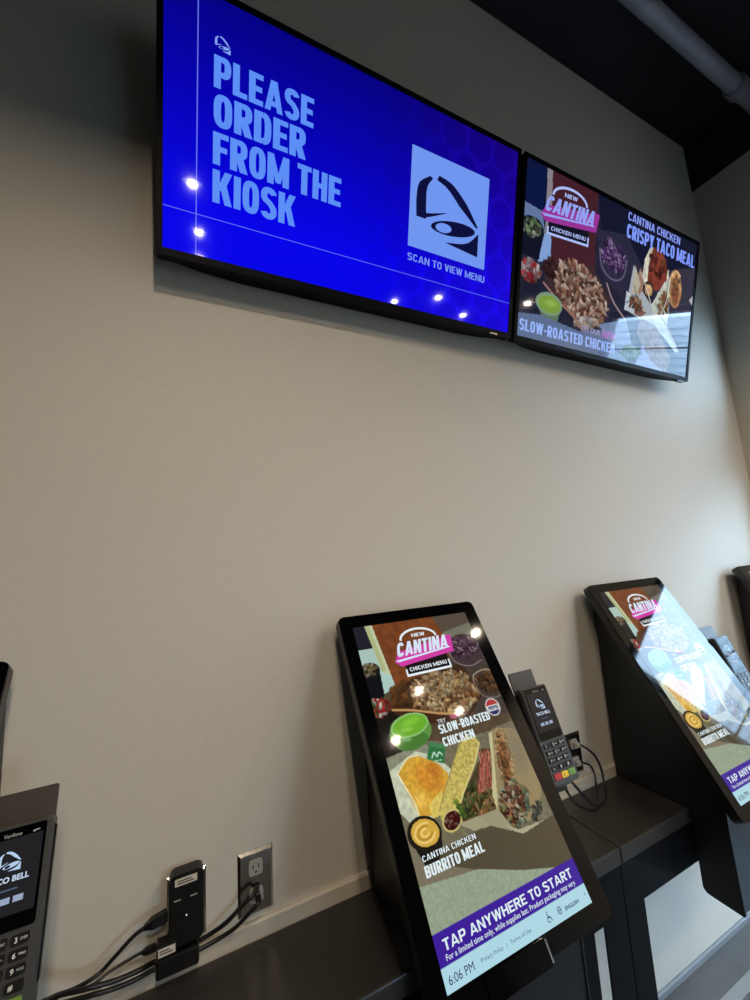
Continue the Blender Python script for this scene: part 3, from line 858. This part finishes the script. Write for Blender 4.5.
text_u('lettering', '6:06 PM', 22, 156, 1552, 1580, DK, dispk, (52, 44, 86), bold=0)
text_u('lettering', 'Privacy Policy   |   Terms of Use', 196, 494, 1559, 1577, DK, dispk, (70, 90, 110))
text_u('lettering', 'ENGLISH', 726, 822, 1561, 1575, DK, dispk, (60, 70, 100), bold=.03)
text_u('lettering', 'PEPSI', 762, 838, 634, 655, DK, dispk, (40, 50, 100), bold=.04)
P = strip(superel(614, 1570, 11, 9, 60, 330, n=14, e=2), 3.2)+[[(609, 1548), (613, 1548), (615, 1566), (610, 1566)], [(610, 1562), (624, 1562), (624, 1566), (610, 1566)], [(621, 1563), (625, 1562), (633, 1578), (629, 1579)]]
P += [[(608, 1542), (614, 1542), (614, 1546), (608, 1546)]]
polys_obj('accessibility_icon', P, DK, glow((50, 60, 96)), dispk, .0005)
P = strip(superel(690, 1562, 13, 13, 0, 360, n=18, e=2), 2.6)+strip(superel(690, 1562, 5, 13, 0, 360, n=14, e=2), 2)+[[(678, 1561), (702, 1561), (702, 1563.5), (678, 1563.5)]]
polys_obj('globe_icon', P, DK, glow((50, 60, 96)), dispk, .0005)
polys_obj('arrow_icon', [[(870, 1557), (879, 1557), (874.5, 1565)]], DK, glow((50, 60, 96)), dispk, .0005)

def add_kiosk(x, label):
    k = copy_tree(kiosk); k.location.x = x; k['label'] = label
    return k
add_kiosk(1.4148, 'black kiosk right of centre, its screen washed out by window glare')
add_kiosk(2.598, 'black kiosk cut off at the right edge of the photo')
add_kiosk(-.866, 'black kiosk at the left edge with only a screen corner showing')

# ------------------------------------------------------------------ card terminals
term = thing('payment_terminal', 'grey card terminal with keypad beside the brightly lit kiosk', 'card terminal', (.3424, 0, CTR), 'card terminals beside the kiosks')
b = bmesh.new()
prism(b, rounded(0, TWD, 0, TLN, .009, 5), lambda a, c, t: FT(a, c, t), -.033, -.003)
prism(b, rounded(.003, TWD-.003, .003, TLN-.003, .008, 5), lambda a, c, t: FT(a, c, t), -.003, 0)
obj('body', b, M['term'], term)
b = bmesh.new(); prism(b, rounded(-.003, TWD+.003, .03, TLN-.012, .006, 4), lambda a, c, t: FT(a, c, t), -.024, -.017); obj('side_trim', b, M['termdark'], term)
b = bmesh.new(); prism(b, rounded(.008, TWD-.008, .108, TLN-.004, .004, 4), lambda a, c, t: FT(a, c, t), 0, .0015)
scr = obj('screen', b, M['bezel'], term)
FU = lambda x, y, e=0: FT(x, y, .0018+e)
polys_obj('screen_glow', [[(.012, .128), (TWD-.012, .128), (TWD-.012, TLN-.018), (.012, TLN-.018)]], FU, glow((38, 37, 40), .8), scr)
def tt(txt, x0, x1, y0, y1, col, bold=.02):
    polys_obj('lettering', [[(x0+a, y0+c) for a, c in p] for p in font_polys(txt, x1-x0, y1-y0, bold)], FU, glow(col), scr, .0004)
tt('Verifone', .038, .062, TLN-.016, TLN-.0105, (150, 146, 138), .0)
polys_obj('status_icon', [[(.077, TLN-.016), (.080, TLN-.016), (.080, TLN-.0135), (.077, TLN-.0135)], [(.080, TLN-.015), (.086, TLN-.0145), (.086, TLN-.013), (.080, TLN-.0135)]], FU, glow((150, 150, 150)), scr, .0004)
tt('TACO BELL', .024, .079, .170, .178, (196, 212, 236), .03)
polys_obj('bell_emblem', [[(a, .210-(c-0)) for a, c in p] for p in bell(.036, 0, .030, .0225)], FU, glow((180, 205, 235)), scr, .0004)
for x in (.028, .045, .062):
    polys_obj('card_icon', [[(x, .143), (x+.013, .143), (x+.013, .151), (x, .151)]], FU, glow((150, 165, 190)), scr, .0004)
polys_obj('screen_line', [[(.038, .1595), (.066, .1595), (.066, .1615), (.038, .1615)]], FU, glow((80, 90, 120)), scr, .0004)
keys = ['1', '2 ABC', '3 DEF', '4 GHI', '5 JKL', '6 MNO', '7 PQRS', '8 TUV', '9 WXYZ', '*', '0', '#', 'X', '<', 'O']
for i, kx in enumerate(keys):
    r, c = divmod(i, 3)
    x0 = .012+c*.0275; y0 = .0885-r*.0178
    if r == 4: y0 = .0145
    m = M['key'] if r < 4 else (M['keyred'], M['keyyellow'], M['keygreen'])[c]
    b = bmesh.new(); prism(b, rounded(x0, x0+.0235, y0, y0+(.0125 if r < 4 else .0145), .003, 3), lambda a, d, t: FT(a, d, t), 0, .0028)
    k = obj('key', b, m, term)
    if r == 4: k['label'] = ('red key', 'yellow key', 'green key')[c]
    w = kx.split()
    h = .0068
    P = font_polys(w[0], None, h, .02) if w[0] not in '*' else font_polys('*', None, .004, .02)
    P = [[(x0+.005+a, y0+.0028+d) for a, d in p] for p in P]
    if len(w) > 1: P += [[(x0+.0125+a, y0+.005+d) for a, d in p] for p in font_polys(w[1], .009, .003, .0)]
    polys_obj('key_legend', P, lambda a, d, e: FT(a, d, .0029+e), M['legend'] if r < 4 else M['ink'], k, .0002)
for x, lb in ((1.4148, 'card terminal with glare on its screen beside the kiosk right of centre'),
              (-.866, 'large close card terminal cut off by the lower left edge of the photo')):
    k = copy_tree(term); k.location.x = x; k['label'] = lb

# ------------------------------------------------------------------ counter
CF = -.2645
def counter(label, x0, x1, legs, gapl):
    t = thing('kiosk_counter', label, 'counter', ((x0+x1)/2, 0, 0), 'counters below the kiosks')
    cx = (x0+x1)/2
    b = bmesh.new()
    box(b, x0-cx, x1-cx, CF, -.0125, CTR-.046, CTR, .005, 2)
    obj('top', b, M['counter'], t)
    b = bmesh.new(); box(b, x0-cx+.001, x1-cx-.001, -.256, -.250, .636, CTR-.0465); obj('apron', b, M['apron'], t)
    for l0, l1, y0 in legs:
        b = bmesh.new(); box(b, l0-cx, l1-cx, -.256, y0, 0, .6355); obj('leg', b, M['apron'], t)
    return t
counter('dark stone counter left of the seam, running to the left edge of the photo', -1.62, 1.0965,
        ((1.001, 1.0955, -.250), (.905, .955, -.250), (-1.6, -1.5, -.250)), 0)
counter('dark stone counter right of the seam, under the two right kiosks', 1.0995, 3.02,
        ((1.1005, 1.187, -.250), (2.93, 3.01, -.250)), 0)

# ------------------------------------------------------------------ outlets, adapters, cords
def outlet(x0, x1, z0, z1, label):
    t = thing('wall_outlet', label, 'outlet', ((x0+x1)/2, 0, (z0+z1)/2), 'steel wall outlets')
    w, h = (x1-x0)/2, (z1-z0)/2
    b = bmesh.new()
    lo = [b.verts.new((s*w, -.0005, q*h)) for s, q in ((-1,-1), (1,-1), (1,1), (-1,1))]
    md = [b.verts.new((s*w, -.002, q*h)) for s, q in ((-1,-1), (1,-1), (1,1), (-1,1))]
    hi = [b.verts.new((s*(w-.006), -.0075, q*(h-.006))) for s, q in ((-1,-1), (1,-1), (1,1), (-1,1))]
    for A, B in ((lo, md), (md, hi)):
        for i in range(4): b.faces.new((A[i], A[(i+1) % 4], B[(i+1) % 4], B[i]))
    b.faces.new(hi); b.faces.new(lo[::-1])
    obj('cover_plate', b, M['steel'], t)
    for q in (.034, -.028):
        b = bmesh.new(); prism(b, rounded(-.017, .017, q-.017, q+.017, .007, 4), lambda a, c, e: (a, e, c), -.0105, -.0072)
        r = obj('receptacle', b, M['white'], t)
        b = bmesh.new()
        for s in (-.007, .007): box(b, s-.0012, s+.0012, -.0112, -.0104, q-.001, q+.008)
        cyl(b, (0, q-.009), .0025, -.0112, -.0104, 10, 'y')
        obj('slot', b, M['termdark'], r)
    b = bmesh.new(); cyl(b, (0, .003), .003, -.009, -.0074, 12, 'y'); obj('screw', b, M['steel'], t, True)
    return t
outlet(-.126, -.042, .866, 1.010, 'steel wall outlet behind the black plug-in adapters')
outlet(.031, .117, .862, 1.005, 'steel wall outlet nearest the lit kiosk, two cords plugged in')
outlet(1.209, 1.293, .870, 1.012, 'steel wall outlet right of the centre card terminal')

t = thing('power_adapter', 'tall black plug-in adapter with white sticker on the left outlet', 'adapter', (-.085, -.011, .96))
b = bmesh.new()
prism(b, rounded(-.036, .036, -.072, .072, .014, 5), lambda a, c, e: (a, e, c), 0, -.030)
prism(b, rounded(-.032, .032, -.068, .068, .012, 5), lambda a, c, e: (a, e, c), -.030, -.034)
obj('body', b, M['shell'], t)
b = bmesh.new(); box(b, -.024, .022, -.0346, -.034, .051, .066); s = obj('sticker', b, M['label'], t)
b = bmesh.new(); box(b, -.019, .016, -.0349, -.0345, .0545, .057); box(b, -.019, .010, -.0349, -.0345, .0595, .062); obj('sticker_print', b, M['ink'], s)
b = bmesh.new(); box(b, -.026, -.012, -.0352, -.034, .022, .0245); box(b, .008, .022, -.0352, -.034, .022, .0245); obj('socket_slot', b, M['white'], t)
b = bmesh.new(); cyl(b, (.0, -.012), .0014, -.0355, -.034, 12, 'y'); obj('indicator', b, M['led'], t)

t = thing('power_brick', 'black power brick with white sticker, below the tall adapter', 'adapter', (-.102, -.022, .880))
b = bmesh.new(); box(b, -.043, .043, -.036, 0, -.030, .006, .004); box(b, -.042, -.002, -.030, 0, .006, .030, .003); obj('body', b, M['shell'], t)
b = bmesh.new(); box(b, -.039, -.005, -.0306, -.030, .010, .026); s = obj('sticker', b, M['label'], t)
b = bmesh.new(); box(b, -.036, -.010, -.0309, -.0305, .0145, .017); box(b, -.036, -.016, -.0309, -.0305, .0195, .022); obj('sticker_print', b, M['ink'], s)
b = bmesh.new(); box(b, .010, .034, -.0364, -.036, -.022, -.002); obj('rating_plate', b, M['termdark'], t)

def cord(t, pts, r, plugs=()):
    o = t.location
    b = bmesh.new(); tube(b, [Vector(p)-o for p in pts], r); obj('cable', b, M['cord'], t, True)
    for c, d, L, w, mt in plugs:
        b = bmesh.new(); d = Vector(d).normalized(); c = Vector(c)-o
        s = d.cross(Vector((0, 1, 0))).normalized() if abs(d.y) < .9 else Vector((1, 0, 0)); u = s.cross(d)
        rings = []
        for k, (l, f) in enumerate(((0, .45), (.25, .8), (.35, 1), (1, 1))):
            rings.append([b.verts.new(c+d*L*l+(s*a+u*e)*w*f) for a, e in ((-1, -.8), (1, -.8), (1, .8), (-1, .8))])
        for A, B in zip(rings, rings[1:]):
            for k in range(4): b.faces.new((A[k], A[(k+1) % 4], B[(k+1) % 4], B[k]))
        b.faces.new(rings[0][::-1]); b.faces.new(rings[-1])
        obj('plug', b, mt, t)
t = thing('cable_bundle', 'black cables running from the left outlets to the large close card terminal', 'cables', (-.16, -.05, .84))
cord(t, [(-.166, -.030, .946), (-.19, -.030, .937), (-.225, -.032, .913), (-.252, -.034, .896), (-.285, -.060, .907), (-.335, -.12, .950), (-.354, -.19, .98), (-.360, -.25, 1.02), (-.361, -.305, 1.066)], .004,
     [((-.170, -.030, .945), (1, 0, .2), .046, .0095, M['cord'])])
cord(t, [(-.148, -.040, .906), (-.17, -.036, .904), (-.20, -.036, .900), (-.232, -.040, .896), (-.262, -.052, .894), (-.31, -.09, .926), (-.350, -.16, .95), (-.368, -.25, 1.015), (-.370, -.305, 1.066)], .003,
     [((-.174, -.036, .903), (1, -.1, .1), .029, .006, M['cord'])])
cord(t, [(.072, -.018, .918), (.062, -.030, .922), (.035, -.030, .908), (.0, -.026, .885), (-.04, -.0165, .868), (-.085, -.0155, .862), (-.15, -.0175, .862), (-.175, -.030, .868), (-.22, -.046, .880), (-.27, -.060, .898), (-.318, -.10, .936), (-.345, -.17, .96), (-.350, -.25, 1.02), (-.352, -.305, 1.066)], .0048,
     [((.070, -.030, .924), (.25, 1, 0), .020, .007, M['cord'])])
cord(t, [(.078, -.018, .902), (.074, -.030, .900), (.055, -.030, .888), (.02, -.026, .866), (-.02, -.019, .853), (-.085, -.0205, .8485), (-.15, -.024, .852), (-.18, -.036, .858), (-.22, -.050, .869), (-.265, -.066, .888), (-.312, -.108, .926), (-.338, -.18, .970), (-.341, -.25, 1.01), (-.342, -.305, 1.064)], .0045,
     [((.078, -.030, .900), (0, 1, 0), .020, .0065, M['cord'])])
t = thing('cable_bundle', 'two black cables curling from the right outlet to the centre card terminal', 'cables', (1.25, -.03, .9))
cord(t, [(1.255, -.012, .975), (1.268, -.035, .972), (1.292, -.06, .945), (1.300, -.075, .90), (1.285, -.09, .858), (1.23, -.13, .848), (1.09, -.20, .90), (.93, -.24, 1.05)], .0042,
     [((1.254, -.030, .973), (0, 1, 0), .022, .011, M['white'])])
cord(t, [(1.250, -.012, .912), (1.262, -.03, .915), (1.278, -.05, .905), (1.275, -.065, .875), (1.24, -.09, .850), (1.13, -.17, .86), (.98, -.225, .95), (.905, -.245, 1.045)], .0038,
     [((1.250, -.030, .911), (0, 1, 0), .02, .010, M['white'])])

# ------------------------------------------------------------------ lamps
warm = (1.0, .84, .64)
lamp = None
le = bpy.data.materials.new('lamp_lens'); le.use_nodes = True
bb = le.node_tree.nodes['Principled BSDF']; bb.inputs['Emission Color'].default_value = (1, .86, .68, 1); bb.inputs['Emission Strength'].default_value = 6
LZ = 3.12
SPOT_W = 12.8
for x, y in ((-.06, -1.28), (.0, -2.1), (.03, -2.85), (2.45, -1.55), (2.5, -2.5), (1.93, -2.1), (1.78, -2.65)):
    if lamp is None:
        lamp = thing('pendant_downlight', 'black pendant downlight hanging from the dark ceiling behind the viewer', 'lamp', (x, y, LZ), 'pendant downlights')
        b = bmesh.new()
        n = 28
        prof = [(.048, 0), (.052, 0), (.052, .16), (.02, .175), (.02, .19), (0, .19)]
        rings = [[b.verts.new((r_*math.cos(2*math.pi*k/n), r_*math.sin(2*math.pi*k/n), z)) for k in range(n)] for r_, z in ((.046, .03), (.048, 0), (.052, 0), (.052, .16), (.02, .175), (.02, .19))]
        for A, B in zip(rings, rings[1:]):
            for k in range(n): b.faces.new((A[k], A[(k+1) % n], B[(k+1) % n], B[k]))
        b.faces.new(rings[-1])
        obj('housing', b, M['black'], lamp, True)
        b = bmesh.new(); cyl(b, (0, 0), .0455, .006, .014, 24); obj('lens', b, le, lamp)
        b = bmesh.new(); cyl(b, (0, 0), .007, .19, ZC-LZ, 10); obj('stem', b, M['black'], lamp)
        L = lamp
    else:
        L = copy_tree(lamp); L.location = (x, y, LZ)
    sd = bpy.data.lights.new('downlight_beam', 'AREA'); sd.shape = 'DISK'; sd.size = .034
    sd.energy = SPOT_W; sd.color = warm; sd.spread = R(168)
    so = bpy.data.objects.new('downlight_beam', sd); COL.objects.link(so)
    so.location = (x, y, LZ-.003)

# ------------------------------------------------------------------ outdoors and camera
# the pale clapboard building across the yard, which the glossy screens mirror
b = bmesh.new()
for k in range(18):
    z = k*.7
    prism(b, [(0, z), (-.16, z), (0, z+.7)], lambda a, c, t: (44+a, t, c), -60, 14)
box(b, 44, 44.3, -60, 14, 0, 13); struct('wall_outside', b, mat('pale_clapboard', (216, 224, 230), .7, noise=.03, scale=1))
b = bmesh.new(); box(b, -30, 44, -60, 30, -.3, -.12); struct('ground_outside', b, mat('yard_paving', (96, 98, 98), .8, noise=.06, scale=3))
W = bpy.data.worlds.new('sky'); SC.world = W; W.use_nodes = True
nt = W.node_tree; bg = nt.nodes['Background']
bg.inputs['Color'].default_value = (.50, .74, 1.0, 1); bg.inputs['Strength'].default_value = 17.5

cam = bpy.data.cameras.new('camera'); co = bpy.data.objects.new('camera', cam); COL.objects.link(co)
cam.sensor_fit = 'AUTO'; cam.sensor_width = 36; cam.lens = 402.83196/1000*36
cam.clip_start = .02
ya, pi_, ro = R(26.21613), R(8.24427), R(-3.5824)
f = Vector((math.sin(ya)*math.cos(pi_), math.cos(ya)*math.cos(pi_), math.sin(pi_)))
r = Vector((math.cos(ya), -math.sin(ya), 0)); u = r.cross(f)
r2 = math.cos(ro)*r+math.sin(ro)*u; u2 = -math.sin(ro)*r+math.cos(ro)*u
m4 = Matrix((r2, u2, -f)).transposed().to_4x4(); m4.translation = (-.10674, -1.18729, 1.7191)
co.matrix_world = m4
SC.camera = co
vs = SC.view_settings
vs.view_transform = 'Standard'; vs.look = 'None'; vs.gamma = 1; vs.use_curve_mapping = False
vs.exposure = 0
